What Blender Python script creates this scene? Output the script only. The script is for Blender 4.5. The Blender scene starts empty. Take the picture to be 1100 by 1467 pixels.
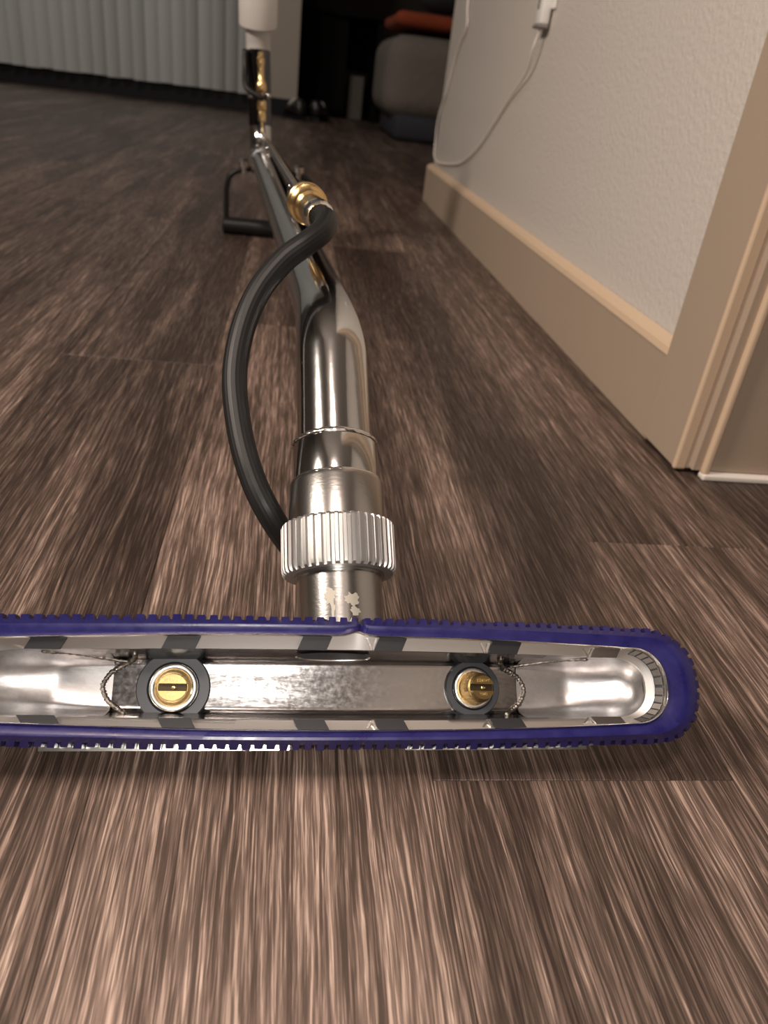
import bpy, math, random
from mathutils import Vector, Matrix, noise
# ------------------------------------------------------------------ camera
F_PX = 1071.0; W_PX, H_PX = 1100, 1467
CAM_H = 0.27
down = Vector((308-550, -(2585-733), -F_PX)); yax = Vector((430-550, -(98-733), -F_PX))
cz = (-down).normalized(); cy = (yax - cz*yax.dot(cz)).normalized(); cx = cy.cross(cz)
ROT = Matrix((cx, cy, cz))                       # camera space -> world
scene = bpy.context.scene
COL = scene.collection
cam_d = bpy.data.cameras.new('camera'); cam = bpy.data.objects.new('camera', cam_d); COL.objects.link(cam)
cam_d.sensor_fit = 'VERTICAL'; cam_d.sensor_height = 36.0; cam_d.lens = 36.0*F_PX/H_PX
cam_d.clip_start = 0.01; cam_d.clip_end = 60
cam_d.dof.use_dof = True; cam_d.dof.focus_distance = 0.345; cam_d.dof.aperture_fstop = 12.0
cam.matrix_world = Matrix.Translation((0, 0, CAM_H)) @ ROT.to_4x4()
scene.camera = cam
scene.view_settings.view_transform = 'Standard'; scene.view_settings.look = 'None'
scene.view_settings.gamma = 1.0; scene.view_settings.use_curve_mapping = False
scene.view_settings.exposure = 0.0
# ------------------------------------------------------------------ world and lights
world = bpy.data.worlds.new('world'); scene.world = world; world.use_nodes = True
world.node_tree.nodes['Background'].inputs[0].default_value = (1.0, 0.97, 0.93, 1)
world.node_tree.nodes['Background'].inputs[1].default_value = 0.02
def area(name, loc, target, size, power, colr, size_y=None):
    l = bpy.data.lights.new(name, 'AREA'); l.energy = power; l.color = colr; l.size = size
    if size_y: l.shape = 'RECTANGLE'; l.size_y = size_y
    o = bpy.data.objects.new(name, l); COL.objects.link(o); o.location = loc
    o.rotation_euler = (Vector(target)-Vector(loc)).to_track_quat('-Z', 'Y').to_euler()
    return o
area('side_lamp_light', (-1.75, 0.05, 1.62), (0.2, 0.9, 0.2), 0.42, 46, (1.0, 0.86, 0.74))
area('entry_lamp_light', (-0.35, -0.45, 2.38), (0.0, 0.2, 0.0), 0.3, 24, (1.0, 0.81, 0.71))
area('blinds_fill_light', (-1.3, 3.2, 2.38), (-1.4, 5.4, 0.5), 0.3, 20, (1.0, 0.97, 0.92))  # added light that brightens the blinds and the back wall
fl = bpy.data.lights.new('phone_flash_light', 'POINT'); fl.energy = 3.2; fl.color = (1.0, 0.93, 0.86); fl.shadow_soft_size = 0.004
flo = bpy.data.objects.new('phone_flash_light', fl); COL.objects.link(flo); flo.location = (-0.015, -0.02, CAM_H+0.012)

# ------------------------------------------------------------------ materials
def mat(name, base=(0.5,0.5,0.5), rough=0.5, metal=0.0, spec=0.5, coat=0.0, bump=None, var=None, sub=0.0):
    m = bpy.data.materials.new(name); m.use_nodes = True
    nt = m.node_tree; b = nt.nodes['Principled BSDF']
    b.inputs['Base Color'].default_value = (*base, 1); b.inputs['Roughness'].default_value = rough
    b.inputs['Metallic'].default_value = metal; b.inputs['Specular IOR Level'].default_value = spec
    b.inputs['Coat Weight'].default_value = coat; b.inputs['Coat Roughness'].default_value = 0.08
    g = nt.nodes.new('ShaderNodeNewGeometry')
    if bump or var:
        mp = nt.nodes.new('ShaderNodeMapping'); nt.links.new(g.outputs['Position'], mp.inputs['Vector'])
    if bump:   # (scale, strength, distance[, stretch])
        if len(bump) > 3: mp.inputs['Scale'].default_value = bump[3]
        n = nt.nodes.new('ShaderNodeTexNoise'); n.inputs['Scale'].default_value = bump[0]; n.inputs['Detail'].default_value = 4
        nt.links.new(mp.outputs['Vector'], n.inputs['Vector'])
        bp = nt.nodes.new('ShaderNodeBump'); bp.inputs['Strength'].default_value = bump[1]; bp.inputs['Distance'].default_value = bump[2]
        nt.links.new(n.outputs['Fac'], bp.inputs['Height']); nt.links.new(bp.outputs['Normal'], b.inputs['Normal'])
    if var:    # (scale, colour2, rough2)
        n2 = nt.nodes.new('ShaderNodeTexNoise'); n2.inputs['Scale'].default_value = var[0]; n2.inputs['Detail'].default_value = 5
        n2.inputs['Roughness'].default_value = 0.6
        nt.links.new(g.outputs['Position'], n2.inputs['Vector'])
        r = nt.nodes.new('ShaderNodeMapRange'); r.inputs['From Min'].default_value = 0.35; r.inputs['From Max'].default_value = 0.65
        nt.links.new(n2.outputs['Fac'], r.inputs['Value'])
        mx = nt.nodes.new('ShaderNodeMix'); mx.data_type = 'RGBA'
        mx.inputs['A'].default_value = (*base, 1); mx.inputs['B'].default_value = (*var[1], 1)
        nt.links.new(r.outputs['Result'], mx.inputs['Factor']); nt.links.new(mx.outputs['Result'], b.inputs['Base Color'])
        r2 = nt.nodes.new('ShaderNodeMapRange'); r2.inputs['To Min'].default_value = rough; r2.inputs['To Max'].default_value = var[2]
        nt.links.new(r.outputs['Result'], r2.inputs['Value']); nt.links.new(r2.outputs['Result'], b.inputs['Roughness'])
    return m
CHROME = mat('polished_steel_tube', (0.66,0.66,0.65), 0.12, 1.0, bump=(60, 0.25, 0.0006, (1,1,1)))
BRUSH = mat('satin_steel', (0.52,0.51,0.49), 0.24, 1.0, bump=(900, 0.25, 0.0002, (0.12,1,1)))
NUTM = mat('machined_aluminium_nut', (0.52,0.515,0.505), 0.45, 1.0, bump=(1500, 0.15, 0.0001))
CAV = mat('worn_steel_inside', (0.42,0.405,0.40), 0.14, 1.0, var=(420, (0.395,0.38,0.375), 0.21), bump=(700, 0.18, 0.0002, (0.3,1,1)))
SCOOP = mat('pressed_steel_scoop', (0.66,0.65,0.65), 0.30, 1.0, var=(120, (0.46,0.45,0.45), 0.40), bump=(220, 0.2, 0.0006, (0.25,1,1)))
WELD = mat('weld_seam', (0.33,0.30,0.27), 0.33, 1.0, var=(900, (0.10,0.09,0.08), 0.5), bump=(1500, 0.6, 0.0003))
RIM = mat('bright_rim_steel', (0.86,0.83,0.80), 0.2, 1.0, bump=(900, 0.3, 0.0002))
RESID = mat('old_sticker_glue', (0.42,0.39,0.33), 0.55, 0.35)
JETC = mat('polished_jet_cup', (0.92,0.90,0.84), 0.27, 1.0)
FLANGE = mat('matt_flange_steel', (0.80,0.79,0.77), 0.36, 1.0)
TABD = mat('tab_steel_dark_reflection', (0.018,0.018,0.02), 0.5, 0.0, spec=0.25)  # steel tab whose dark reflection is put into the colour
TABL = mat('tab_steel_bright_reflection', (0.75,0.70,0.66), 0.25, 1.0)  # same tab steel with a bright reflection in its colour
BRASS = mat('brass', (0.78,0.56,0.27), 0.26, 1.0, bump=(1200, 0.2, 0.0002))
BRASSN = mat('weathered_nozzle_brass', (0.42,0.30,0.13), 0.42, 1.0, bump=(1500, 0.3, 0.0002))
BRASSD = mat('shaded_nozzle_slot', (0.06,0.042,0.02), 0.6, 0.6)  # shade inside the slot put into a darker brass
BRASSP = mat('pale_brass', (0.90,0.74,0.42), 0.2, 1.0)
RUBBER_SHADE = mat('dark_rubber_and_hole_shade', (0.03,0.034,0.04), 0.45)  # rubber rings; also the painted shade of the neck hole
HOSE = mat('black_rubber_hose', (0.011,0.011,0.011), 0.45, spec=0.35, bump=(3000, 0.2, 0.0001))
BLACK = mat('black_coated_metal', (0.008,0.008,0.008), 0.4, spec=0.3)
PVC = mat('white_plastic_cuff', (0.52,0.505,0.48), 0.5)
BLUE = mat('blue_plastic_glide', (0.012,0.010,0.085), 0.26, spec=0.5, bump=(600, 0.12, 0.0002), var=(90, (0.019,0.017,0.115), 0.38))
WALLM = mat('textured_wall_paint', (0.60,0.56,0.515), 0.62, spec=0.3, bump=(170, 0.45, 0.0022))
TRIMM = mat('beige_gloss_trim_paint', (0.40,0.315,0.24), 0.38, spec=0.4, bump=(35, 0.15, 0.001))
TRIMT = mat('lighter_trim_edge', (0.60,0.455,0.32), 0.38, spec=0.4)  # lighter trim tone for the cap and bead edges
CEILM = mat('ceiling_paint', (0.42,0.40,0.38), 0.8)  # ceiling colour darkened to keep reflections in the steel dim
UNLITW = mat('unlit_wall_paint', (0.10,0.085,0.075), 0.7)  # wall colour darkened to stand for the unlit room behind the camera
REDPANELM = mat('red_reflection_colour', (0.20,0.055,0.03), 0.4)  # for the added panel whose red shows in the steel
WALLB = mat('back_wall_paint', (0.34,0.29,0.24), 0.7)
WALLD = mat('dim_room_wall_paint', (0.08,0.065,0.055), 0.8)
DARKB = mat('dark_baseboard_paint', (0.009,0.009,0.011), 0.6, spec=0.2)
VANE = mat('grey_white_vane', (0.42,0.425,0.41), 0.6)
GLASS = mat('dark_night_glass', (0.02,0.02,0.025), 0.05)
WHITEP = mat('white_plastic', (0.78,0.77,0.75), 0.35)
CABLEM = mat('white_cable', (0.78,0.73,0.67), 0.5)
GREYP = mat('grey_plastic', (0.22,0.20,0.19), 0.5)
COUCHM = mat('dimmed_pale_fabric', (0.14,0.12,0.10), 0.9, bump=(20, 0.5, 0.01))  # pale fabric, with the dimness of the room put into its colour
ORANGE = mat('dimmed_orange_fabric', (0.22,0.035,0.008), 0.9, bump=(30, 0.6, 0.01))  # orange darkened in colour to suit the dim room
NAVY = mat('dark_navy_fabric', (0.02,0.021,0.027), 0.8)
DARKW = mat('black_wood', (0.004,0.0035,0.0035), 0.8, spec=0.1)
SHOE = mat('dark_shoe_leather', (0.015,0.013,0.012), 0.3)
PALEP = mat('dimmed_pale_panel', (0.10,0.085,0.07), 0.8)  # pale box colour lowered to stand for the dim room

def wood_material():
    m = bpy.data.materials.new('wood_look_vinyl_plank'); m.use_nodes = True
    nt = m.node_tree; N = nt.nodes; L = nt.links; b = N['Principled BSDF']
    g = N.new('ShaderNodeNewGeometry'); oi = N.new('ShaderNodeObjectInfo')
    sep = N.new('ShaderNodeSeparateColor'); L.new(oi.outputs['Color'], sep.inputs['Color'])
    off = N.new('ShaderNodeCombineXYZ')
    mul = N.new('ShaderNodeMath'); mul.operation = 'MULTIPLY'; mul.inputs[1].default_value = 17.0
    L.new(sep.outputs['Green'], mul.inputs[0]); L.new(mul.outputs[0], off.inputs['Z'])
    add = N.new('ShaderNodeVectorMath'); add.operation = 'ADD'
    L.new(g.outputs['Position'], add.inputs[0]); L.new(off.outputs['Vector'], add.inputs[1])
    # slow warp so that the fibres waver
    wn = N.new('ShaderNodeTexNoise'); wn.inputs['Scale'].default_value = 1.0; wn.inputs['Detail'].default_value = 3
    wm = N.new('ShaderNodeMapping'); wm.inputs['Scale'].default_value = (20, 4.5, 1); L.new(add.outputs[0], wm.inputs['Vector']); L.new(wm.outputs['Vector'], wn.inputs['Vector'])
    ws = N.new('ShaderNodeVectorMath'); ws.operation = 'SCALE'; ws.inputs['Scale'].default_value = 0.011; L.new(wn.outputs['Color'], ws.inputs[0])
    wa = N.new('ShaderNodeVectorMath'); wa.operation = 'ADD'; L.new(add.outputs[0], wa.inputs[0]); L.new(ws.outputs[0], wa.inputs[1])
    def streak(sx, sy, det, rough, dist=0.0):
        mp = N.new('ShaderNodeMapping'); mp.inputs['Scale'].default_value = (sx, sy, 1); L.new(wa.outputs[0], mp.inputs['Vector'])
        n = N.new('ShaderNodeTexNoise'); n.inputs['Scale'].default_value = 1; n.inputs['Detail'].default_value = det
        n.inputs['Roughness'].default_value = rough; n.inputs['Distortion'].default_value = dist; L.new(mp.outputs['Vector'], n.inputs['Vector']); return n.outputs['Fac']
    def rng(v, a, c, lo=0.0, hi=1.0):
        r = N.new('ShaderNodeMapRange'); r.inputs['From Min'].default_value = a; r.inputs['From Max'].default_value = c
        r.inputs['To Min'].default_value = lo; r.inputs['To Max'].default_value = hi; L.new(v, r.inputs['Value']); return r.outputs['Result']
    def mth(op, a, c):
        x = N.new('ShaderNodeMath'); x.operation = op
        for i, v in enumerate((a, c)):
            if isinstance(v, (int, float)): x.inputs[i].default_value = v
            else: L.new(v, x.inputs[i])
        return x.outputs[0]
    fine = rng(streak(1000, 26, 3, 0.62), 0.42, 0.62)
    midn = rng(streak(330, 5, 3, 0.6), 0.36, 0.66)
    broad = rng(streak(20, 1.8, 4, 0.55, 0.8), 0.30, 0.70)
    ln = streak(260, 7, 2, 0.5)                      # long thin pale fibres
    lines = rng(mth('ABSOLUTE', mth('SUBTRACT', ln, 0.5), 0.0), 0.0, 0.022, 1.0, 0.0)
    tone = mth('ADD', mth('MULTIPLY', broad, 0.36), mth('MULTIPLY', midn, 0.26))
    tone = mth('ADD', tone, mth('MULTIPLY', fine, 0.35))
    tone = mth('ADD', tone, mth('MULTIPLY', lines, 0.14))
    tone = mth('ADD', tone, mth('SUBTRACT', sep.outputs['Red'], 0.5))
    cr = N.new('ShaderNodeValToRGB'); e = cr.color_ramp.elements
    e[0].position = 0.12; e[0].color = (0.030, 0.019, 0.015, 1)
    e[1].position = 0.92; e[1].color = (0.54, 0.40, 0.325, 1)
    x = e.new(0.40); x.color = (0.085, 0.058, 0.045, 1)
    x = e.new(0.62); x.color = (0.195, 0.135, 0.109, 1)
    L.new(tone, cr.inputs['Fac']); L.new(cr.outputs['Color'], b.inputs['Base Color'])
    L.new(rng(fine, 0, 1, 0.44, 0.34), b.inputs['Roughness'])
    b.inputs['Specular IOR Level'].default_value = 0.45
    bp = N.new('ShaderNodeBump'); bp.inputs['Strength'].default_value = 0.35; bp.inputs['Distance'].default_value = 0.0004
    L.new(fine, bp.inputs['Height']); L.new(bp.outputs['Normal'], b.inputs['Normal'])
    return m
WOOD = wood_material()

# ------------------------------------------------------------------ helpers
def link_mesh(name, verts, faces, m, parent=None, smooth=False, loc=(0,0,0), rot=None, sharp=None):
    """verts are world coordinates; the object origin is put at its parent or at loc"""
    base = Vector(parent.matrix_world.translation) if parent else Vector(loc)
    me = bpy.data.meshes.new(name)
    me.from_pydata([tuple(Vector(v)-base) for v in verts], [], faces); me.update()
    if m: me.materials.append(m)
    if smooth:
        me.polygons.foreach_set('use_smooth', [True]*len(me.polygons))
        if sharp is not None: me.set_sharp_from_angle(angle=math.radians(sharp))
    o = bpy.data.objects.new(name, me); COL.objects.link(o)
    if parent: o.parent = parent; o.matrix_world = Matrix.Translation(base)
    else: o.location = base
    return o
def empty(name, loc):
    o = bpy.data.objects.new(name, None); COL.objects.link(o); o.location = loc; o.empty_display_size = 0.05
    o.matrix_world = Matrix.Translation(loc); return o
def tag(o, label, cat, group=None, kind=None):
    o['label'] = label; o['category'] = cat
    if group: o['group'] = group
    if kind: o['kind'] = kind
    return o
def st(o): o['kind'] = 'structure'; return o
def join(parts):
    V, Fc = [], []
    for v, f in parts:
        k = len(V); V += list(v); Fc += [tuple(i+k for i in q) for q in f]
    return V, Fc
def box(a, b, bev=0.0):
    (x0,y0,z0),(x1,y1,z1) = a, b
    if bev <= 0:
        v = [(x0,y0,z0),(x1,y0,z0),(x1,y1,z0),(x0,y1,z0),(x0,y0,z1),(x1,y0,z1),(x1,y1,z1),(x0,y1,z1)]
        return v, [(0,3,2,1),(4,5,6,7),(0,1,5,4),(1,2,6,5),(2,3,7,6),(3,0,4,7)]
    import bmesh
    bm = bmesh.new(); v, f = box(a, b); vs = [bm.verts.new(p) for p in v]
    for q in f: bm.faces.new([vs[i] for i in q])
    bmesh.ops.bevel(bm, geom=list(bm.edges)[:], offset=bev, segments=2, affect='EDGES', profile=0.5)
    bm.verts.index_update(); V = [tuple(p.co) for p in bm.verts]; Fc = [tuple(p.index for p in q.verts) for q in bm.faces]; bm.free()
    return V, Fc
def frames(pts):
    pts = [Vector(p) for p in pts]; n = len(pts); T = []
    for i in range(n):
        T.append((pts[min(i+1,n-1)]-pts[max(i-1,0)]).normalized())
    ref = Vector((0,0,1)) if abs(T[0].z) < 0.9 else Vector((1,0,0))
    s = T[0].cross(ref).normalized(); out = []
    for i in range(n):
        s = (s - T[i]*s.dot(T[i])).normalized(); out.append((pts[i], T[i], s, T[i].cross(s)))
    return out
def sweep(pts, rad, seg=32, cap=True, rib=None, flat=None):
    """tube along pts; rad is a number or a list; rib(angle) scales the radius"""
    fr = frames(pts); n = len(fr); V = []; Fc = []
    for i, (p, t, s, b) in enumerate(fr):
        r = rad[i] if isinstance(rad, (list, tuple)) else rad
        for k in range(seg):
            a = 2*math.pi*k/seg; q = r*(rib(k, seg) if rib else 1.0)
            V.append(p + s*math.cos(a)*q + b*math.sin(a)*q*(flat or 1.0))
    for i in range(n-1):
        for k in range(seg):
            k2 = (k+1) % seg; Fc.append((i*seg+k, (i+1)*seg+k, (i+1)*seg+k2, i*seg+k2))
    if cap:
        Fc.append(tuple(range(seg))); Fc.append(tuple((n-1)*seg+k for k in reversed(range(seg))))
    return V, Fc
def spline(P, n):
    P = [Vector(p) for p in P]; Q = [P[0]*2-P[1]] + P + [P[-1]*2-P[-2]]; out = []
    for i in range(1, len(Q)-2):
        for k in range(n):
            t = k/n; a, b, c, d = Q[i-1], Q[i], Q[i+1], Q[i+2]
            out.append(0.5*((2*b) + (c-a)*t + (2*a-5*b+4*c-d)*t*t + (3*b-a-3*c+d)*t**3))
    out.append(P[-1]); return out
def lathe(p0, axis, prof, seg=40, rib=None):
    """prof: list of (distance along axis, radius)"""
    ax = Vector(axis).normalized(); p0 = Vector(p0)
    ref = Vector((1,0,0)) if abs(ax.x) < 0.8 else Vector((0,0,1))
    s = ax.cross(ref).normalized(); b = ax.cross(s); V = []; Fc = []; n = len(prof)
    for i, (d, r) in enumerate(prof):
        for k in range(seg):
            a = 2*math.pi*k/seg; q = r*(rib(i, k) if rib else 1)
            V.append(p0+ax*d+s*math.cos(a)*q+b*math.sin(a)*q)
    for i in range(n-1):
        for k in range(seg):
            k2 = (k+1) % seg; Fc.append((i*seg+k, i*seg+k2, (i+1)*seg+k2, (i+1)*seg+k))
    return V, Fc
def pix(x, y, d):
    """world point seen at photo pixel (x, y) at depth d metres along the optical axis"""
    return Vector((0,0,CAM_H)) + d*(ROT @ Vector(((x-550)/F_PX, -(y-733)/F_PX, -1)))
def smooth01(t):
    t = max(0.0, min(1.0, t)); return t*t*(3-2*t)

# ------------------------------------------------------------------ the room
ZC = 2.5
floor = st(link_mesh('floor', *box((-2.6,-2.4,-0.06),(2.4,8.2,-0.004)), WOOD)); floor.color = (0.42, 0.3, 0, 1)
PW = 0.1475; X0 = -0.0725
def plank_mesh(w, l):
    g = 0.00010; c = 0.00035; z = 0.004
    v = [(g,g,-z+0.0002),(w-g,g,-z+0.0002),(w-g,l-g,-z+0.0002),(g,l-g,-z+0.0002),
         (g,g,-c),(w-g,g,-c),(w-g,l-g,-c),(g,l-g,-c),
         (g+c,g+c,0),(w-g-c,g+c,0),(w-g-c,l-g-c,0),(g+c,l-g-c,0)]
    f = [(8,9,10,11)]
    for i in range(4):
        j = (i+1) % 4; f += [(i,j,4+j,4+i),(4+i,4+j,8+j,8+i)]
    me = bpy.data.meshes.new('plank'); me.from_pydata(v, [], f); me.update(); me.materials.append(WOOD); return me
rnd = random.Random(7)
PL = 1.19; cache = {}
fixed = {0: 0.30+0.6, 1: 0.2257, 2: 0.437, -1: 0.745, -2: 0.745-0.42, 3: 0.10}      # one end seam of each near column
tones = {(0,0):.59, (-1,0):.38, (-1,1):.30, (0,1):.47, (1,0):.50, (1,1):.37, (2,0):.53, (2,1):.42, (-2,0):.46, (-2,1):.42}
for c in range(-16, 14):
    xa = X0 + c*PW
    seam = fixed.get(c, rnd.uniform(0, PL))
    y = seam - PL*math.ceil((seam+0.25)/PL) ; row = 0
    while y < 7.9:
        ya, yb = max(y, -0.3), min(y+PL, 7.95)
        # planks that neither the frame nor a small step aside can see stay slab
        if yb-ya > 0.05 and abs(xa+0.07+0.11*yb) < 0.75+0.62*yb and not (xa > 0.36 and ya > 2.4 and xa > 0.55+0.2*yb):
            key = round(yb-ya, 4)
            if key not in cache: cache[key] = plank_mesh(PW, yb-ya)
            o = bpy.data.objects.new('plank', cache[key]); COL.objects.link(o); o.parent = floor; o.location = (xa, ya, 0)
            k = (c, 0 if ya <= 0.2 and yb < 1.3 else 1)
            if ya > 1.3: k = None
            t = tones.get(k, rnd.uniform(0.32, 0.48)); o.color = (t, rnd.random(), 0, 1)
        y += PL; row += 1
WX = 0.36
def slab(name, a, b, m, bev=0.0): return st(link_mesh(name, *box(a, b, bev), m, loc=(0,0,0)))
slab('ceiling', (-2.6,-2.4,ZC),(2.4,8.2,ZC+0.08), CEILM)
slab('wall_left', (-2.68,-2.4,-0.06),(-2.6,8.2,ZC), UNLITW)
slab('wall_front', (-2.6,-2.48,-0.06),(2.4,-2.4,ZC), UNLITW)
slab('red_reflection_panel', (-0.05,-2.398,0.0),(0.34,-2.36,2.1), REDPANELM)  # added unseen panel, gives the steel a reddish reflection
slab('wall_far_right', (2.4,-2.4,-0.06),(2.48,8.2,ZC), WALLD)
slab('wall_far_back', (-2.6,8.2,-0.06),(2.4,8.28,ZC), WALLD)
# right wall: the piece between the doorway and the passage beyond, with a slightly uneven far corner
def right_wall():
    V, Fc = [], []; zs = [i*0.02 for i in range(0, 60)] + [1.3+i*0.3 for i in range(5)]
    yb = 2.15; ring = []
    for z in zs:
        j = 0.0022*noise.noise(Vector((0, 3.1, z*38)))+0.0014*noise.noise(Vector((5, 0, z*90)))
        ring.append([(WX,0.575,z),(WX,yb-0.012,z),(WX+0.004,yb-0.004+j,z),(WX+0.012,yb+j,z),(WX+0.125,yb,z),(WX+0.125,0.575,z)])
    n = 6
    for r in ring: V += r
    for i in range(len(zs)-1):
        for k in range(n):
            k2 = (k+1) % n; Fc.append((i*n+k, i*n+k2, (i+1)*n+k2, (i+1)*n+k))
    return V, Fc
st(link_mesh('wall_right', *right_wall(), WALLM, smooth=True, sharp=50))
slab('wall_right_near', (WX,-2.4,0),(WX+0.125,-0.36,ZC), WALLM)
slab('wall_hall', (1.5,-0.6,0),(1.56,2.1,ZC), WALLM)
# baseboard with a sloping lighter top edge, returned round the far corner
def prism_y(prof, ya, yb):
    n = len(prof); V = [(x, ya, z) for x, z in prof] + [(x, yb, z) for x, z in prof]
    return V, [tuple(range(n)), tuple(reversed(range(n, 2*n)))] + [(i, i+n, (i+1) % n+n, (i+1) % n) for i in range(n)]
bb = st(link_mesh('baseboard_right', *prism_y([(WX-0.001,0.0),(WX-0.013,0.0),(WX-0.013,0.082),(WX-0.001,0.086)], 0.63, 2.163), TRIMM))
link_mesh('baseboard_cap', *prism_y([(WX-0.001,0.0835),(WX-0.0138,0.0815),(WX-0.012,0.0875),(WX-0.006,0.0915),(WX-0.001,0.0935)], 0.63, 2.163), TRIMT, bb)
link_mesh('baseboard_return', *box((WX-0.0135,2.151,0),(WX+0.125,2.164,0.086), 0.001), TRIMM, bb)
# door casing and jamb on the near side of that wall
d1 = st(link_mesh('door_1', *box((WX-0.017,0.560,0.004),(WX-0.0005,0.632,2.08), 0.0015), TRIMM))
link_mesh('door_jamb', *box((WX-0.004,0.553,0.006),(WX+0.30,0.5745,2.05), 0.001), TRIMM, d1)
link_mesh('casing_bead', *box((WX-0.0175,0.5595,0.003),(WX-0.006,0.5655,2.05), 0.002), TRIMT, d1)
link_mesh('jamb_bead', *box((WX+0.004,0.5475,0.004),(WX+0.010,0.556,2.05), 0.002), TRIMT, d1)
link_mesh('door_stop', *box((WX+0.085,0.541,0.004),(WX+0.12,0.556,2.05), 0.002), TRIMM, d1)
link_mesh('caulk_line', *box((WX+0.004,0.5455,0.0),(WX+0.30,0.556,0.0055), 0.0015), CABLEM, d1)
# back wall with the window behind the blinds
YB = 5.47
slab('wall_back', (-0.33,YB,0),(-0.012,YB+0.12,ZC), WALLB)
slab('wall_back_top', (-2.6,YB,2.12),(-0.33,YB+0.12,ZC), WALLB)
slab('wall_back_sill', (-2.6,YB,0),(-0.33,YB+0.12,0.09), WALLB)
slab('baseboard_back', (-2.6,YB-0.022,0),(-0.012,YB-0.001,0.095), DARKB, 0.002)
win = st(link_mesh('window_1', *box((-2.6,YB+0.06,0.09),(-0.33,YB+0.07,2.12)), GLASS))
for xa, xb in ((-2.60,-2.54),(-1.50,-1.44),(-0.39,-0.33)):
    link_mesh('window_frame', *box((xa,YB+0.04,0.09),(xb,YB+0.09,2.12), 0.003), DARKB, win)

# vertical blinds: one thing, every vane a part
vb = empty('vertical_blinds', (-1.4, YB-0.03, 0.10))
tag(vb, 'grey-white vertical blinds hanging above the dark baseboard at the back', 'blinds')
link_mesh('headrail', *box((-2.58,YB-0.075,2.13),(-0.24,YB-0.03,2.18), 0.003), WHITEP, vb)
def vane_mesh(wd, h):
    V, Fc = [], []; n = 6
    for side in (0, 1):
        for z in (0, h):
            for i in range(n+1):
                t = i/n-0.5; V.append((t*wd, 0.009*(1-4*t*t)*-1 + 0.0012*side, z))
    m = n+1
    for i in range(n):
        Fc += [(i, i+1, m+i+1, m+i), (2*m+i+1, 2*m+i, 3*m+i, 3*m+i+1), (m+i, m+i+1, 3*m+i+1, 3*m+i), (i+1, i, 2*m+i, 2*m+i+1)]
    Fc += [(0, m, 3*m, 2*m), (n, 2*m+n, 3*m+n, m+n)]
    me = bpy.data.meshes.new('vane'); me.from_pydata(V, [], Fc); me.update(); me.materials.append(VANE)
    me.polygons.foreach_set('use_smooth', [True]*len(me.polygons)); me.set_sharp_from_angle(angle=0.8); return me
vm = vane_mesh(0.089, 2.03); x = -2.52; r3 = random.Random(3)
while x < -0.27:
    o = bpy.data.objects.new('vane', vm); COL.objects.link(o); o.parent = vb
    o.location = (x+1.4, -0.028+r3.uniform(-.003,.003), 0.0+r3.uniform(-.003,.003))
    o.rotation_euler = (0, 0, math.radians(24+r3.uniform(-9,9))); x += 0.078

# ------------------------------------------------------------------ things in the dim room behind
def slump_box(a, b, r, seed, amp, n=10):
    """rounded soft box with uneven sides"""
    V, Fc = [], []; A = Vector(a); B = Vector(b); C = (A+B)/2; Hh = (B-A)/2
    idx = {}
    def vert(p):
        key = tuple(round(c, 5) for c in p)
        if key not in idx:
            q = Vector((p[0]*Hh.x, p[1]*Hh.y, p[2]*Hh.z))
            inner = Vector([max(-(h-r), min(h-r, c)) for c, h in zip(q, Hh)])
            dlt = q-inner
            if dlt.length > 1e-6: q = inner+dlt.normalized()*min(r, dlt.length if dlt.length < r else r)
            nn = noise.noise(q*4+Vector((seed,0,0)))*amp
            q = q + (q.normalized()*nn); idx[key] = len(V); V.append(C+q)
        return idx[key]
    for ax in range(3):
        for sgn in (-1, 1):
            for i in range(n):
                for j in range(n):
                    f = []
                    for di, dj in ((0,0),(1,0),(1,1),(0,1)):
                        p = [0,0,0]; p[ax] = sgn; p[(ax+1) % 3] = -1+2*(i+di)/n; p[(ax+2) % 3] = -1+2*(j+dj)/n
                        f.append(vert(p))
                    Fc.append(tuple(f if sgn > 0 else reversed(f)))
    return V, Fc
ar = empty('ottoman', (0.95, 4.9, 0))
tag(ar, 'pale fabric ottoman with rounded corner on a dark base, half hidden by the wall', 'ottoman')
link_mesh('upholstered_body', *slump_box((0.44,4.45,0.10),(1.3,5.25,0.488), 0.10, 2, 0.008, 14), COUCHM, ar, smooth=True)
link_mesh('dark_base', *box((0.50,4.36,0.0),(1.28,5.2,0.125), 0.03), NAVY, ar, smooth=True)
bl = link_mesh('blanket', *slump_box((0.47,4.5,0.515),(0.99,5.15,0.585), 0.035, 9, 0.02, 16), ORANGE, smooth=True, loc=(0.72,4.8,0.497))
tag(bl, 'crumpled orange blanket lying on the pale ottoman', 'blanket')
bg = link_mesh('round_cushion', *slump_box((0.60,4.58,0.605),(0.86,4.84,0.805), 0.1, 4, 0.01, 12), NAVY, smooth=True, loc=(0.73,4.7,0.57))
tag(bg, 'black rounded cushion lying on the orange blanket', 'cushion')
dk = empty('desk', (0.25, 6.0, 0))
tag(dk, 'black desk standing in the dark room behind the wall end', 'desk')
link_mesh('desktop', *box((-0.05,5.85,0.60),(0.56,6.45,0.63), 0.004), DARKW, dk)
link_mesh('side_panel', *box((-0.04,5.87,0.0),(-0.01,6.43,0.602)), DARKW, dk)
link_mesh('side_panel', *box((0.50,5.87,0.0),(0.53,6.43,0.602)), DARKW, dk)
link_mesh('drawer_cabinet', *box((-0.008,5.9,0.05),(0.31,6.42,0.598), 0.003), DARKW, dk)
link_mesh('back_panel', *box((0.31,6.38,0.30),(0.50,6.41,0.598)), DARKW, dk)
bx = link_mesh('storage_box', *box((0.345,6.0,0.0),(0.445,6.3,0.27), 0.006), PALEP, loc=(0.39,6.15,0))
tag(bx, 'small pale upright box on the floor under the black desk', 'box')
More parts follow.
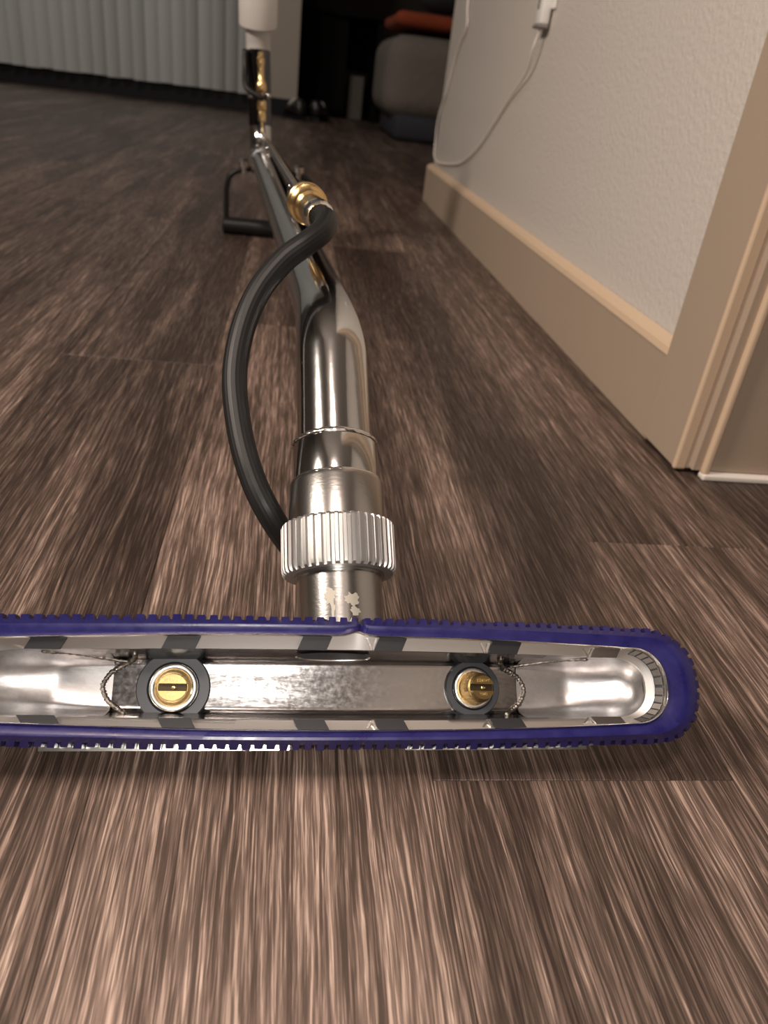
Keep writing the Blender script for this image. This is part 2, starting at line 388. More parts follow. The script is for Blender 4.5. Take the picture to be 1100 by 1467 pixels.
def shoe(cx, cy, rot, label):
    e = empty('shoe', (cx, cy, 0)); tag(e, label, 'shoe', 'dark shoes by the back wall end')
    M = Matrix.Translation((cx,cy,0)) @ Matrix.Rotation(rot, 4, 'Z')
    V, Fc = [], []; seg = 20; st_ = [(-.14,.028,.085),(-.12,.036,.10),(-.06,.038,.10),(-.01,.040,.075),(.05,.047,.055),(.10,.045,.045),(.135,.03,.036),(.15,.012,.022)]
    for y_, w_, h_ in st_:
        for k in range(seg):
            a = 2*math.pi*k/seg; V.append(M @ Vector((w_*math.cos(a), y_, 0.018+h_*0.5+h_*0.5*math.sin(a)*0.98)))
    for i in range(len(st_)-1):
        for k in range(seg): k2 = (k+1) % seg; Fc.append((i*seg+k, i*seg+k2, (i+1)*seg+k2, (i+1)*seg+k))
    Fc += [tuple(reversed(range(seg))), tuple((len(st_)-1)*seg+k for k in range(seg))]
    link_mesh('upper', V, Fc, SHOE, e, smooth=True)
    out = [(-.03,-.145),(.03,-.145),(.04,-.05),(.05,.05),(.045,.11),(.015,.157),(-.015,.157),(-.045,.11),(-.05,.05),(-.04,-.05)]
    V = [M @ Vector((a,b,0)) for a,b in out]+[M @ Vector((a,b,.022)) for a,b in out]; n = 10
    link_mesh('sole', V, [tuple(reversed(range(n))), tuple(range(n,2*n))]+[(i,(i+1)%n,(i+1)%n+n,i+n) for i in range(n)], DARKB, e)
    V, Fc = join([sweep([M @ Vector((-.03,y_,.075+.02*k)), M @ Vector((0,y_,.092+.018*k)), M @ Vector((.03,y_,.075+.02*k))], .0035, 8) for k, y_ in ((1,-.005),(0.5,.02),(0,.045))])
    link_mesh('laces', V, Fc, CABLEM, e, smooth=True)
shoe(-0.02, 5.25, 0.3, 'dark shoe by the end of the back wall, nearer the black tube')
shoe(0.13, 5.36, -0.2, 'dark shoe by the end of the back wall, nearer the black desk')

# ------------------------------------------------------------------ charger and cable on the right wall
ch = empty('phone_charger', (WX, 1.29, 0.40))
tag(ch, 'small white plug-in charger with dark slot on the right wall', 'charger')
link_mesh('outlet_plate', *box((WX-0.004,1.262,0.385),(WX-0.0005,1.318,0.482), 0.002), WHITEP, ch)
link_mesh('charger_body', *box((WX-0.018,1.275,0.366),(WX-0.0035,1.310,0.43), 0.003), WHITEP, ch, smooth=True, sharp=40)
link_mesh('charger_base', *box((WX-0.019,1.2745,0.361),(WX-0.0035,1.3105,0.3665), 0.002), GREYP, ch)
link_mesh('socket_slot', *box((WX-0.0192,1.288,0.385),(WX-0.017,1.298,0.429), 0.0008), GREYP, ch)
cp = [(WX-.010,1.292,.362),(WX-.014,1.30,.335),(WX-.008,1.335,.305),(WX-.004,1.435,.265),(WX-.004,1.518,.223),(WX-.004,1.615,.177),(WX-.005,1.756,.135),(WX-.006,1.888,.118),(WX-.006,2.04,.107),
      (WX-.004,2.125,.115),(WX-.001,2.153,.14),(WX-.003,2.150,.175),(WX-.0045,2.135,.205),(WX-.004,2.11,.235),(WX-.004,2.07,.262),(WX-.004,2.02,.326),(WX-.004,1.979,.359),(WX-.004,1.921,.394),(WX-.004,1.950,.44),(WX-.004,1.96,.60),(WX-.004,1.95,.9)]
cb = link_mesh('charging_cable', *sweep(spline(cp, 8), 0.0019, 10), CABLEM, smooth=True, loc=(WX,2.04,0.10))
tag(cb, 'thin white cable drooping from the charger to the far end of the baseboard', 'cable')

# ------------------------------------------------------------------ the wand
O = Vector((0.032, 0.2384, 0.046)); U = Vector((0.9999, 0.0100, 0.0)).normalized()
Nn = Vector((0.0074, -0.682, 0.7314)); Nn = (Nn-U*Nn.dot(U)).normalized(); Vv = Nn.cross(U)
def hd(u, v, w): return O+U*u+Vv*v+Nn*w            # head coordinates in metres
wand = empty('carpet_cleaning_wand', (0.032, 0.2384, 0.0))
tag(wand, 'chrome carpet cleaning wand with blue toothed glide lying on the wood floor', 'cleaning wand')

def outline(ht, hte, hb, hbe, uc, ue, nt, ncp, p=2.0, bump=None):
    """closed outline, counter-clockwise from top right: straight tapering top and bottom, rounded ends"""
    pts = []
    def yy(u, h0, h1): return h0+(h1-h0)*(abs(u)/uc)**2.2
    def cap(sgn):
        c = []
        for i in range(ncp):
            a = math.pi/2-math.pi*(i+0.5)/ncp          # top to bottom on the right
            ca, sa = abs(math.cos(a))**(2/p), math.copysign(abs(math.sin(a))**(2/p), math.sin(a))
            c.append((uc+(ue-uc)*ca, (hte if sa > 0 else hbe)*sa))
        return c
    right = cap(1); left = [(-u, v) for u, v in reversed(right)]
    for i in range(nt):
        u = -uc+2*uc*i/(nt-1); v = yy(u, ht, hte)
        if bump: v += bump(u)
        pts.append((u, v))
    pts += right
    for i in range(nt):
        u = uc-2*uc*i/(nt-1); pts.append((u, -yy(u, hb, hbe)))
    pts += left
    return [(u if u > -.1 else -.1+(u+.1)*1.4, v) for u, v in pts]
NT, NC = 241, 60
peak = lambda u: 0.0019*math.exp(-abs((u-0.0047)/0.0042)**1.5)
outer = outline(.0268,.0248,.0256,.0235,.140,.1638,NT,NC,2.25)
rimo = outline(.0203,.0172,.0199,.0168,.130,.1468,NT,NC,2.3,peak)
rimi = outline(.0197,.0166,.0193,.0162,.1295,.1461,NT,NC,2.3,peak)
inn = outline(.0142,.0128,.0152,.0137,.122,.1388,NT,NC,2.3)
NTOT = len(outer)
def lerp2(a, b, t): return (a[0]+(b[0]-a[0])*t, a[1]+(b[1]-a[1])*t)
def normal2(pts, i):
    a = pts[i-1]; b = pts[(i+1) % len(pts)]; d = Vector((b[0]-a[0], b[1]-a[1])).normalized(); return Vector((-d.y, d.x))
def ringmesh(loops):
    V, Fc = [], []; n = len(loops[0])
    for lp in loops: V += lp
    for j in range(len(loops)-1):
        for i in range(n):
            k = (i+1) % n; Fc.append((j*n+i, j*n+k, (j+1)*n+k, (j+1)*n+i))
    return V, Fc
# blue glide: rounded channel whose back edge is cut into teeth
arc = [0.0]
for i in range(1, NTOT): arc.append(arc[-1]+math.dist(outer[i], outer[i-1]))
# resample finely so that the teeth are square
def resample(ref, n):
    tot = arc[-1]+math.dist(ref[-1], ref[0]); A = arc+[arc[-1]+math.dist(outer[-1], outer[0])]; T = A[-1]; out = []
    j = 0
    for i in range(n):
        s = T*i/n
        while A[j+1] < s: j += 1
        t = (s-A[j])/(A[j+1]-A[j]); out.append(lerp2(ref[j], ref[(j+1) % len(ref)], t))
    return out, T
NF = 2400
of, TL = resample(outer, NF); rf, _ = resample(rimo, NF)
pitch = 0.0051; nteeth = round(TL/pitch)
loops = [[] for _ in range(8)]
r5 = random.Random(11); jit = [r5.uniform(.75, 1.15) for _ in range(nteeth+2)]
for i in range(NF):
    e = of[i]; q = rf[i]; nrm = normal2(of, i); nn = normal2(rf, i)
    ph = (i/NF*nteeth) % 1.0; tooth = ph < 0.66
    h = 0.0018*jit[int(i/NF*nteeth)] if tooth else -0.0002
    split = math.exp(-((e[0]-0.0068)/0.0011)**2) if e[1] > 0 else 0
    def P2(t, off, w):
        a = lerp2(q, e, t); return hd(a[0]+nrm.x*off, a[1]+nrm.y*off, w-0.002*split)
    cut = -0.0016*split
    loops[0].append(hd(q[0], q[1], -0.002))
    loops[1].append(P2(0.02, 0, 0.0006))
    loops[2].append(P2(0.42, 0, 0.0022))
    loops[3].append(P2(0.62, 0, 0.0022))
    loops[4].append(P2(0.93, cut, -0.0006))
    loops[5].append(P2(1.0, h+cut, -0.0032))
    loops[6].append(P2(1.0, h+cut, -0.0085))
    loops[7].append(P2(0.9, -0.001, -0.0088))
glide = link_mesh('toothed_glide', *ringmesh(loops), BLUE, wand, smooth=True, sharp=34)
# steel rim wire and flange
rim_loops = [[hd(u,v,-0.003) for u,v in rimo],[hd(u,v,0.0022) for u,v in rimo],[hd(u,v,0.0026) for u,v in [lerp2(a,b,.5) for a,b in zip(rimo,rimi)]],[hd(u,v,0.0022) for u,v in rimi],[hd(u,v,-0.0035) for u,v in rimi]]
link_mesh('steel_rim', *ringmesh(rim_loops), RIM, wand, smooth=True, sharp=60)
lip = [lerp2(a,b,.96) for a,b in zip(rimi,inn)]
link_mesh('flange', *ringmesh([[hd(u,v,-0.0018) for u,v in rimi],[hd(u,v,-0.0030) for u,v in [lerp2(a,b,.5) for a,b in zip(rimi,inn)]],[hd(u,v,-0.0040) for u,v in lip],[hd(u,v,-0.0048) for u,v in inn],[hd(u,v,-0.0066) for u,v in inn]]), FLANGE, wand, smooth=True, sharp=50)
# retaining tabs, their dark or bright reflections put into the colour
def quadbox(cs, th):
    """four corners in head coords (u,v,w) ccw from camera, thickness th towards the back"""
    V = [hd(*c) for c in cs]+[hd(c[0],c[1],c[2]-th) for c in cs]
    return V, [(0,1,2,3),(7,6,5,4)]+[(i,i+4,(i+1)%4+4,(i+1)%4) for i in range(4)]
tabs_t = [(-.1309,-.1168),(-.0766,-.0629),(-.0198,-.0072),(.0136,.0259),(.0650,.0786),(.1133,.1260)]
tabs_b = [(-.1305,-.1161),(-.0760,-.0628),(-.0208,-.0077),(.0136,.0263),(.0648,.0790),(.1113,.1255)]
def at_out(ol, u, top):
    best = min((p for p in ol if (p[1] > 0) == top), key=lambda p: abs(p[0]-u)); return best[1]
for top, ts in ((True, tabs_t), (False, tabs_b)):
    s = 1 if top else -1
    for i, (a, b) in enumerate(ts):
        vo = at_out(rimi, (a+b)/2, top); vi = at_out(inn, (a+b)/2, top); k = 0.0012
        cs = [(a-k,vi-s*.0003,-.0012),(b-k,vi-s*.0003,-.0012),(b+k,vo,-.0008),(a+k,vo,-.0008)]
        if not top: cs = cs[::-1]
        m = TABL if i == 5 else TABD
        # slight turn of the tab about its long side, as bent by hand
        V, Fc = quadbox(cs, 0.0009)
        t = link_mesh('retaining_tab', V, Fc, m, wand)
        if i == 5: t['label'] = 'tab with a bright reflection in its colour'
        if i >= 3:
            g = 0.0005
            for (ua, ub) in ((a-.0042, a-.0018), (a-.0002, a-.0018)):
                cs = [(ub-g,vi,-.0022),(ub+g,vi,-.0022),(ua+g,vo-s*.0005,-.0014),(ua-g,vo-s*.0005,-.0014)]
                if not top: cs = cs[::-1]
                V, Fc = quadbox(cs, 0.0006); link_mesh('tab_fold', V, Fc, RIM, t)
# small blocks round the right end of the rim
nb = 12
capi = [i for i in range(NTOT) if rimi[i][0] > 0.131]
ca, cb_ = capi[3], capi[-4]
link_mesh('end_channel', *[
    (lambda ii: ([hd(*lerp2(rimi[i], inn[i], 0.02), -.0012) for i in ii]+[hd(*lerp2(rimi[i], inn[i], .55), -.0012) for i in ii],
     [(k, k+1, len(ii)+k+1, len(ii)+k) for k in range(len(ii)-1)]))(list(range(ca, cb_+1)))][0], RUBBER_SHADE, wand, smooth=True)  # dark strip that shows in the slits between the rim blocks
for j in range(nb):
    f0 = ca+(cb_-ca)*(j+0.12)/nb; f1 = ca+(cb_-ca)*(j+0.88)/nb
    def at(f, t):
        i = int(f); fr_ = f-i; return lerp2(lerp2(rimi[i], rimi[i+1], fr_), lerp2(inn[i], inn[i+1], fr_), t)
    cs = [(*at(f0,.06),-.0004),(*at(f0,.5),-.0012),(*at(f1,.5),-.0012),(*at(f1,.06),-.0004)]
    link_mesh('rim_block', *quadbox(cs, 0.0008), BRUSH, wand)

# inside of the head: boxy chamber in the middle, spoon-shaped scoops at both ends
def inner_h(u, top):
    best = sorted((p for p in inn if (p[1] >= 0) == top), key=lambda p: abs(p[0]-u))[:2]
    (a, b) = best; 
    if abs(a[0]-b[0]) < 1e-9: return a[1]
    t = (u-a[0])/(b[0]-a[0]); return a[1]+(b[1]-a[1])*t
DEP = 0.0245
trap = [(1,0),(.985,-.12),(.90,-.60),(.80,-.93),(.70,-1.0),(.35,-1.01),(0,-1.01)]
def trap_at(s):      # s in 0..1 from rim to centre
    x = s*(len(trap)-1); i = min(int(x), len(trap)-2); return lerp2(trap[i], trap[i+1], x-i)
def section(u, blend, dep, top, bot, ns=56):
    out = []
    for k in range(ns+1):
        s = k/ns*2-1; a = 1-abs(s)
        tq = trap_at(a); th = a*math.pi/2; rq = (math.cos(th)**0.9, -math.sin(th)**0.95)
        q = lerp2(tq, rq, blend); h = bot if s < 0 else top
        out.append(hd(u, -q[0]*h if s < 0 else q[0]*h, -.0045+q[1]*(dep-.0045)))
    return out
def grid(rows):
    n = len(rows[0]); V = [p for r in rows for p in r]
    return V, [(i*n+k, (i+1)*n+k, (i+1)*n+k+1, i*n+k+1) for i in range(len(rows)-1) for k in range(n-1)]
shell = link_mesh('suction_chamber', *grid([section(u, 0, DEP, inner_h(u, True), -inner_h(u, False)) for u in [-.106+.199*i/60 for i in range(61)]]), CAV, wand, smooth=True, sharp=40)
for sg in (1, -1):
    rows = []
    for i in range(41):
        t = i/40; ue_ = 0.1384 if sg > 0 else 0.1538; us_ = 0.084 if sg > 0 else 0.100; u = sg*(us_+(ue_-us_)*(1-(1-t)**1.4))
        f = smooth01(min(1, t*1.5)); dep = DEP*0.99*(1-t)**0.42*(1-.25*t)+.0055
        dep = min(dep, DEP*0.985)
        rows.append(section(u, 0.25+.75*f, dep, abs(inner_h(u, True)), abs(inner_h(u, False))))
    if sg < 0: rows = rows[::-1]
    link_mesh('end_scoop', *grid(rows), SCOOP, wand, smooth=True)
    # rough weld bead where scoop meets chamber, and along the upper corner
    r6 = random.Random(5+sg)
    def bead(pts, r0):
        P = spline(pts, 14); rad = [r0*(0.75+0.5*abs(math.sin(i*0.9))+r6.uniform(-.12,.12)) for i in range(len(P))]
        rad[0] = rad[-1] = r0*.3
        P = [p+Vector((r6.uniform(-1,1),r6.uniform(-1,1),0))*r0*.18 for p in P]
        link_mesh('weld_bead', *sweep(P, rad, 10), WELD, shell, smooth=True)
    du = 0 if sg > 0 else .0165
    bead([hd(sg*(u+du), v, w) for u, v, w in ((.0735,.0128,-.013),(.0745,.0105,-.018),(.0790,.0085,-.0232),(.0850,.0045,-.0238),(.0875,-.001,-.0238),(.0850,-.0068,-.0236),(.0800,-.0105,-.0228),(.0765,-.0125,-.018))], .0010)
    bead([hd(sg*(u+du*.8), v, w) for u, v, w in ((.080,.0095,-.0215),(.090,.0108,-.0195),(.102,.0122,-.0145),(.114,.0122,-.0080))], .00065)
# where the neck enters the upper wall: a dark disc paints the hole's shade
ring = []
for k in range(48):
    a = 2*math.pi*k/48; t = math.sin(a)
    ring.append(hd(-.0045+.0165*math.cos(a), .0122-.0012*t*-1+.0, -.0120+.0052*t))
V = ring+[hd(-.0045,.0127,-.0120)]; link_mesh('neck_opening_shade', V, [(k,(k+1)%48,48) for k in range(48)], RUBBER_SHADE, shell, smooth=True)
link_mesh('opening_lip', *sweep(ring[24:]+ring[:1], [.0004]+[.0007]*23+[.0004], 8), RIM, shell, smooth=True)

# spray jets
def jet(u, v, tilt, ringr, cupr, nr, lab):
    w0 = -DEP+.0004; NH = .0095 if tilt > .05 else .0050
    e = link_mesh('spray_jet', *lathe(hd(u,v,w0), Nn, [(0,ringr),(.0012,ringr),(.0019,ringr*.97),(.0019,cupr*1.12),(.0007,cupr*1.05)], 48), RUBBER_SHADE, wand, smooth=True, sharp=50)
    if lab: e['label'] = lab
    cup = lathe(hd(u,v,w0), Nn, [(.0020,cupr*1.03),(.0032,cupr*1.02),(.0036,cupr*.98),(.0033,cupr*.80),(.0024,cupr*.74),(.0012,0.0001)], 56)
    link_mesh('jet_cup', *cup, JETC, e, smooth=True, sharp=70)
    ax = (Nn+U*tilt).normalized(); c = hd(u,v,w0+.0008); sx = (U-ax*U.dot(ax)).normalized(); sy = ax.cross(sx); R = nr
    link_mesh('nozzle_base', *lathe(c, ax, [(0,R*1.08),(NH-.0026,R*1.08),(NH-.0020,R*.99),(NH-.0020,R*.96)], 24), BRASSN, e)
    link_mesh('slot_floor', *lathe(c, ax, [(NH-.0022,R*.98),(NH-.0021,.0001)], 24), BRASSD, e)
    # nozzle face: two half discs either side of a slot
    for s in (1, -1):
        n = 16; lo = .22*R; prof = []
        a0 = math.asin(.25)
        prof = [(R*math.cos(a0+(math.pi-2*a0)*i/n), s*R*math.sin(a0+(math.pi-2*a0)*i/n)) for i in range(n+1)]
        V = [c+ax*(NH-.0021)+sx*p+sy*q for p, q in prof]+[c+ax*NH+sx*p*.93+sy*(q*.80+s*.045*R) for p, q in prof]; m = n+1
        Fc = [tuple(range(m,2*m)) if s > 0 else tuple(reversed(range(m,2*m)))]+[(i,(i+1)%m,(i+1)%m+m,i+m) for i in range(m)]
        nz = link_mesh('nozzle_half', V, Fc, BRASSN, e)
    V, Fc = join([lathe(c+ax*(NH-.0021)+sx*R*.1, ax, [(0,R*.2),(.0010,R*.2),(.0010,.0001)], 4)]); link_mesh('nozzle_orifice', V, Fc, BRASSP, e, smooth=True)
    return e, c+ax*(NH+.00002), ax, sx, sy, R
j1 = jet(-.0740,-.0013,0.0,.0160,.0101,.0066,'left jet with wide bright ring')
j2 = jet(.0622,-.0004,0.32,.0130,.0090,.0063,None)
def text(body, size, c, ax, sx, sy, du, dv, parent):
    cu = bpy.data.curves.new('stamp', 'FONT'); cu.body = body; cu.size = size; cu.extrude = .00008; cu.align_x = 'CENTER'; cu.align_y = 'CENTER'
    tmp = bpy.data.objects.new('tmp', cu); COL.objects.link(tmp)
    me = tmp.to_mesh().copy()
    bpy.data.objects.remove(tmp); V = [c+sx*(p.co.x+du)+sy*(p.co.y+dv) + ax*p.co.z for p in me.vertices]
    Fc = [tuple(p.vertices) for p in me.polygons]; bpy.data.meshes.remove(me)
    return link_mesh('stamped_lettering', V, Fc, BRASSP, parent)  # paler brass paints the highlights on the letters
for e, c, ax, sx, sy, R in (j1, j2):
    text('H1/8VV', .0021, c, ax, sx, sy, 0, R*.48, e); text('9502', .0021, c, ax, sx, sy, 0, -R*.48, e)

# outside of the head: pressed steel back and the two flat plates under the glide
bk = []
for w, f in ((-.0032,.985),(-.010,.97),(-.020,.90),(-.0265,.80),(-.0280,.70)):
    bk.append([hd(u*(1-(1-f)*.25), v*f, w) for u, v in [lerp2(a,b,.45) for a,b in zip(rimo,outer)]])
V, Fc = ringmesh(bk); n = NTOT; Fc.append(tuple(reversed(range(4*n, 5*n))))
link_mesh('head_shell', V, Fc, BRUSH, wand, smooth=True, sharp=40)
for a, b in ((-.124,-.0225),(.0275,.111)):
    cs = [(a,-.0276,-.0100),(b,-.0276,-.0100),(b,-.020,-.0100),(a,-.020,-.0100)]
    link_mesh('edge_plate', *quadbox(cs, .0016), BRUSH, wand)

# neck, union nut, sleeve, elbow, main tube as one run of steel
A = hd(.0003, .019, -.0235)
tn = Vector((-.072, 1, 0)).normalized()*math.cos(math.radians(41))+Vector((0,0,math.sin(math.radians(41))))
D = pix(374, 226, 1.26)
p_el = A+tn*.170
tm = (D-p_el).normalized()
neck_pts = [A+tn*(-.002), A+tn*.02, A+tn*.045]
link_mesh('neck_tube', *sweep([A+tn*(.04*i/6) for i in range(9)], .0202, 64), BRUSH, wand, smooth=True, sharp=50)
def residue(s0, a0, rs, ra, seed):
    """flake of old sticker lying on the neck"""
    cdir = Vector((0,0,CAM_H))-A; cdir = (cdir-tn*cdir.dot(tn)).normalized(); sd = tn.cross(cdir); rr = random.Random(seed)
    if sd.x < 0: sd = -sd
    n = 22; out = [rr.uniform(.55, 1.1) for _ in range(n)]; V = []; Fc = []
    def p(ds, da): a = a0+da; return A+tn*(s0+ds)+(cdir*math.cos(a)+sd*math.sin(a))*.02032
    for k in range(4):
        for i in range(n):
            a = 2*math.pi*i/n; q = out[i]*(k+1)/4; V.append(p(rs*q*math.sin(a), ra*q*math.cos(a)))
    V.append(p(0, 0))
    for i in range(n):
        j = (i+1) % n; Fc.append((4*n, i, j))
        for k in range(3): Fc.append((k*n+i, (k+1)*n+i, (k+1)*n+j, k*n+j))
    return V, Fc
nk = [o for o in COL.objects if o.name == 'neck_tube'][0]
for q in ((.019, -.22, .0045, .16, 1), (.013, -.16, .006, .05, 2), (.0175, .28, .0035, .20, 3), (.012, .34, .0022, .16, 4)):
    link_mesh('sticker_residue', *residue(*q), RESID, nk, smooth=True)
ribs = 44
def rib(i, k): 
    if i in (0, 5): return 1.0
    ph = (k*ribs/ (ribs*8)) % 1.0
    return 1.0 if ph < .55 else .955
link_mesh('union_nut', *lathe(A+tn*.0325, tn, [(0,.0210),(-.0002,.0258),(.0008,.0270),(.0030,.0275),(.0232,.0275),(.0244,.0268),(.0244,.0200)], ribs*8, rib=lambda i,k: (1.0 if i < 2 or i > 5 else (1.0 if (k % 8) < 4 else .955))), NUTM, wand, smooth=True, sharp=28)
link_mesh('nut_bushing', *lathe(A+tn*.0310, tn, [(0,.0200),(0,.0215),(.003,.0215)], 64), BRUSH, wand, smooth=True, sharp=40)
link_mesh('sleeve', *lathe(A+tn*.0535, tn, [(-.002,.0236),(.0235,.0236),(.0256,.0228),(.0265,.0206)], 72), BRUSH, wand, smooth=True, sharp=35)
link_mesh('step_ring', *lathe(A+tn*.0790, tn, [(0,.0214),(.0195,.0214),(.0208,.0206),(.0212,.0192)], 72), CHROME, wand, smooth=True, sharp=35)
wb = lathe(A+tn*.0990, tn, [(0,.0214),(.0008,.0219),(.0022,.0210),(.0034,.0192)], 90, rib=lambda i,k: 1+.012*math.sin(k*1.9)*(1 if 0 < i < 3 else 0))
link_mesh('weld_ring', *wb, RIM, wand, smooth=True)
wb = lathe(A+tn*.0785, tn, [(0,.0226),(.0006,.0228),(.0014,.0222),(.0022,.0212)], 90, rib=lambda i,k: 1+.006*math.sin(k*1.7))
link_mesh('weld_ring', *wb, RIM, wand, smooth=True)
# arc of the elbow
pts = [A+tn*(.09+.01*i) for i in range(7)]; rad = [.0187]*7
s0 = A+tn*.150; s1 = p_el+tm*.055
for i in range(1, 17):
    t = i/16; c1 = p_el; q = s0*(1-t)**2+c1*2*t*(1-t)+s1*t*t; pts.append(q); rad.append(.0187+(.0165-.0187)*smooth01(t))
link_mesh('elbow_tube', *sweep(pts, rad, 64), CHROME, wand, smooth=True, sharp=50)
L = (D-s1).length
up0 = pix(370, 70, 1.20); tu = (up0-D).normalized()
pts = [s1-tm*.002, s1+tm*(L*.3), s1+tm*(L*.6), s1+tm*(L-.06)]; rad = [.0163,.0165,.0172,.0178]
for i in range(1, 13):
    t = i/12; a = D-tm*.05; c2 = D+tu*.05; pts.append(a*(1-t)**2+D*2*t*(1-t)+c2*t*t); rad.append(.0180)
link_mesh('main_tube', *sweep(pts, rad, 48), CHROME, wand, smooth=True, sharp=50)
TUPM = BLACK
top1 = pix(370, 66, 1.20)
link_mesh('upper_tube', *sweep([D+tu*.048, D+tu*.06, D+(top1-D)*.75, top1], .0186, 48), mat('dark_chrome', (.12,.12,.13), .12, 1.0), wand, smooth=True, sharp=50)
# white cuff
cuff_ax = (pix(370, 0, 1.155)-top1).normalized(); cc = top1-cuff_ax*.003
link_mesh('hose_cuff', *lathe(cc, cuff_ax, [(0,.0178),(0,.0196),(.036,.0196),(.036,.0262),(.031,.0285),(.033,.0302),(.083,.0302),(.086,.0285),(.105,.0265),(.105,.022),(.085,.022)], 64), PVC, wand, smooth=True, sharp=40)
# solution tube along the main tube
side = tm.cross(Vector((0,0,1))).normalized(); upn = side.cross(tm)
def along(s, a, b): return s1+tm*s+side*a+upn*b
q0 = pix(440, 291, .500); q1 = pix(457, 309, .452)
sq = (q0-s1).dot(tm)
front = Vector((0,-1,0))-tu*Vector((0,-1,0)).dot(tu); front.normalize()
rt = tu.cross(front)*-1
if rt.x < 0: rt = -rt
sA = D+tu*.035+front*.026+rt*.004
spts = [q0, q0+(sA-q0)*.3, q0+(sA-q0)*.7, q0+(sA-q0)*.93]
for h_ in (.055,.075,.095): spts.append(D+tu*h_+front*.0235+rt*.004)
sol = link_mesh('solution_tube', *sweep(spline(spts, 8), .0042, 16), CHROME, wand, smooth=True)
for f_ in (.18, .72):
    p_ = q0+(sA-q0)*f_; k_ = (p_-s1).dot(tm)
    link_mesh('tube_saddle', *sweep([s1+tm*k_+(p_-s1-tm*k_)*.55, p_], .0038, 10), CHROME, sol, smooth=True)
# brass valve with its black trigger on the upper tube
def valve():
    b0 = D+front*.0235+rt*.004; L2 = (top1-D).length
    pr = [(.050,.0045),(.050,.0075),(.058,.0085),(.064,.0075),(.066,.0095),(.078,.0095),(.080,.0070),(.086,.0070)]
    v = link_mesh('brass_valve', *lathe(b0, tu, [(a*1.05,r*.82) for a,r in pr]+[(.092,.0001)], 24), BRASS, wand, smooth=True, sharp=40)
    pr = [(.094,.0001),(.094,.0075),(.098,.0105),(.105,.0110),(.110,.0085),(.113,.0065),(.132,.0065),(.134,.0080),(.142,.0080),(.144,.0055),(.150,.0055),(.151,.0001)]
    link_mesh('valve_stem', *lathe(b0, tu, [(a,r*.82) for a,r in pr], 24), BRASS, v, smooth=True, sharp=40)
    link_mesh('valve_bracket', *join([sweep([D+tu*.090+rt*s*.015+front*.004, D+tu*.090+rt*(s*.013+.002)+front*.030], .004, 12) for s in (-1,1)]), CHROME, v, smooth=True)
    link_mesh('trigger_lever', *sweep(spline([D+tu*.088+front*.030+rt*.004, D+tu*.086+front*.036+rt*.004, D+tu*.10+front*.030-rt*.019, D+tu*.13+front*.016-rt*.021, D+tu*.155+front*.012-rt*.020], 6), .0042, 12), BLACK, v, smooth=True)
valve()
# brass coupling and rubber hose
bax = (q1-q0).normalized(); bl_ = (q1-q0).length
cpl = link_mesh('brass_coupling', *lathe(q0-bax*.012, bax, [(0,.004),(0,.0115),(.004,.0130),(.010,.0130),(.012,.0112),(.014,.0112),(.016,.0128),(.020,.0128),(.022,.0104),(.026,.0092),(.030,.0105),(.034,.0105),(.036,.0088),(bl_+.010,.0086),(bl_+.012,.0082),(bl_+.013,.004)], 40), BRASS, wand, smooth=True, sharp=35)
link_mesh('crimp_ferrule', *lathe(q1-bax*.010, bax, [(0,.0088),(.002,.0094),(.012,.0092),(.014,.0075)], 36, rib=lambda i,k: 1+.02*math.sin(k*2.1)), RIM, cpl, smooth=True, sharp=40)
hp = [q1-bax*.002, pix(467,315,.430), pix(461,331,.416), pix(438,349,.409), pix(405,374,.406), pix(370,418,.402), pix(347,473,.397), pix(336,540,.391), pix(343,615,.384), pix(360,680,.378), pix(383,730,.376), pix(412,775,.385), pix(448,815,.392), pix(474,850,.390), pix(484,885,.375)]
link_mesh('rubber_hose', *sweep(spline(hp, 12), .00655, 60, rib=lambda k,s: 1.0 if k % 3 else .965), HOSE, wand, smooth=True, sharp=60)

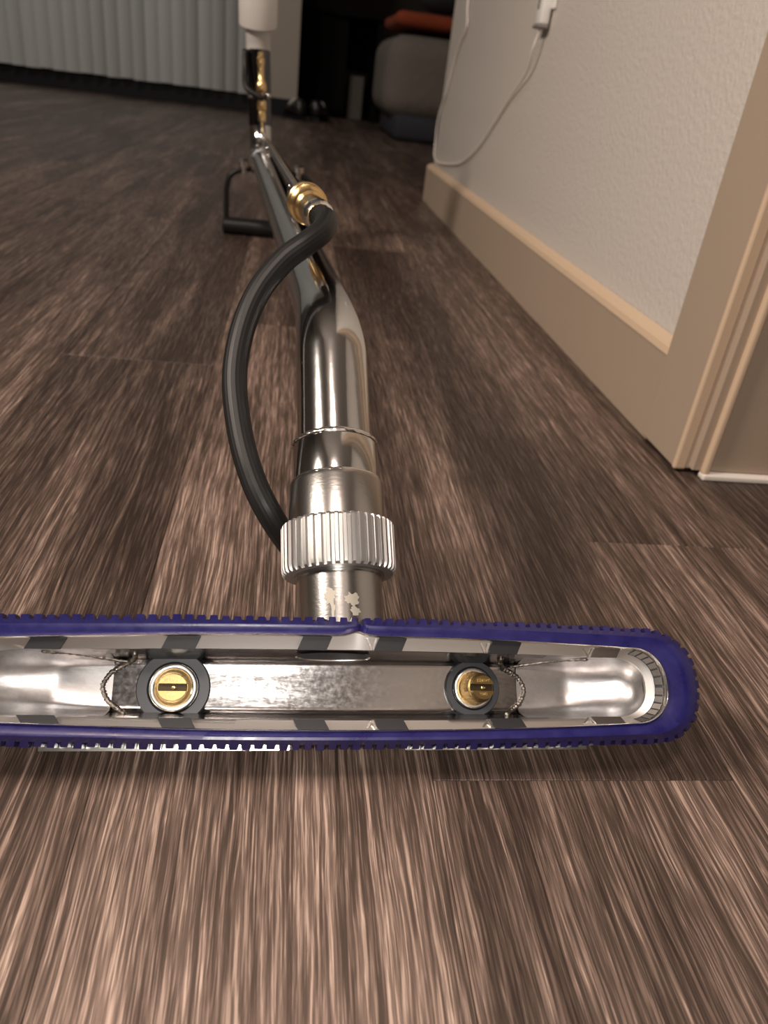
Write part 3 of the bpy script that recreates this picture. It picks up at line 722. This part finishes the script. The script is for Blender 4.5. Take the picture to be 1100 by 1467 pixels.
# D-shaped grip clamped below the bend, its bar resting on the floor
yg = 1.435
def on_y(x, y, Y):
    r = ROT @ Vector(((x-550)/F_PX, -(y-733)/F_PX, -1)); return Vector((0,0,CAM_H))+r*(Y/r.y)
gl = on_y(328, 250, yg); gr = on_y(434, 270, yg); zt = on_y(340,243,yg).z
xl = -.1175; xr = .036; zb = .0145
loopL = spline([(xl+.050,yg,zt+.004),(xl+.028,yg,zt+.002),(xl+.008,yg,zt-.008),(xl+.001,yg,zt-.026),(xl,yg,.06),(xl,yg,zb+.004)], 8)
loopR = [Vector((xl+xr-p.x, p.y, p.z)) for p in loopL]
gp = link_mesh('grip', *sweep([(xl-.006,yg,zb),(xl-.004,yg,zb),(xr+.004,yg,zb),(xr+.006,yg,zb)], [.010,.0145,.0145,.010], 28), BLACK, wand, smooth=True, sharp=50)
link_mesh('grip_arm', *sweep(loopL, .0046, 14), BLACK, gp, smooth=True)
link_mesh('grip_arm', *sweep(loopR, .0046, 14), BLACK, gp, smooth=True)
Dg = Vector(((xl+xr)/2, yg, zt+.004))
cl = link_mesh('clamp_bracket', *join([sweep([(xl+.045,yg-.004,zt+.004), (xl+.058,yg-.02,zt+.018), (D.x-.014,yg-.035,zt+.024)], .006, 12), sweep([(xr-.045,yg-.004,zt+.004), (xr-.058,yg-.02,zt+.018), (D.x+.014,yg-.035,zt+.024)], .006, 12)]), CHROME, wand, smooth=True)
for bx_ in (xl+.030, xr-.030):
    link_mesh('clamp_bolt', *lathe((bx_,yg-.002,zt-.004), (0,-.15,1), [(0,.005),(.012,.005),(.012,.009),(.021,.0085),(.024,.0001)], 16), CHROME, cl, smooth=True, sharp=40)
cr = D-tm*.045
link_mesh('clamp_ring', *lathe(cr-tm*.008, tm, [(0,.0182),(0,.0208),(.016,.0208),(.016,.0182)], 40), CHROME, cl, smooth=True, sharp=40)

# ------------------------------------------------------------------ ceiling lamp rims outside the frame; the back one is added for the blinds
for x_, y_, lab in ((-0.35, -0.45, 'round flush ceiling lamp above the viewer'), (-1.3, 3.2, 'added round ceiling lamp brightening the vertical blinds')):
    e = empty('ceiling_lamp', (x_, y_, ZC)); tag(e, lab, 'ceiling lamp')
    link_mesh('lamp_rim', *lathe((x_,y_,ZC-.001), (0,0,-1), [(0,.19),(.03,.19),(.045,.18),(.045,.165)], 40), WHITEP, e, smooth=True, sharp=40)
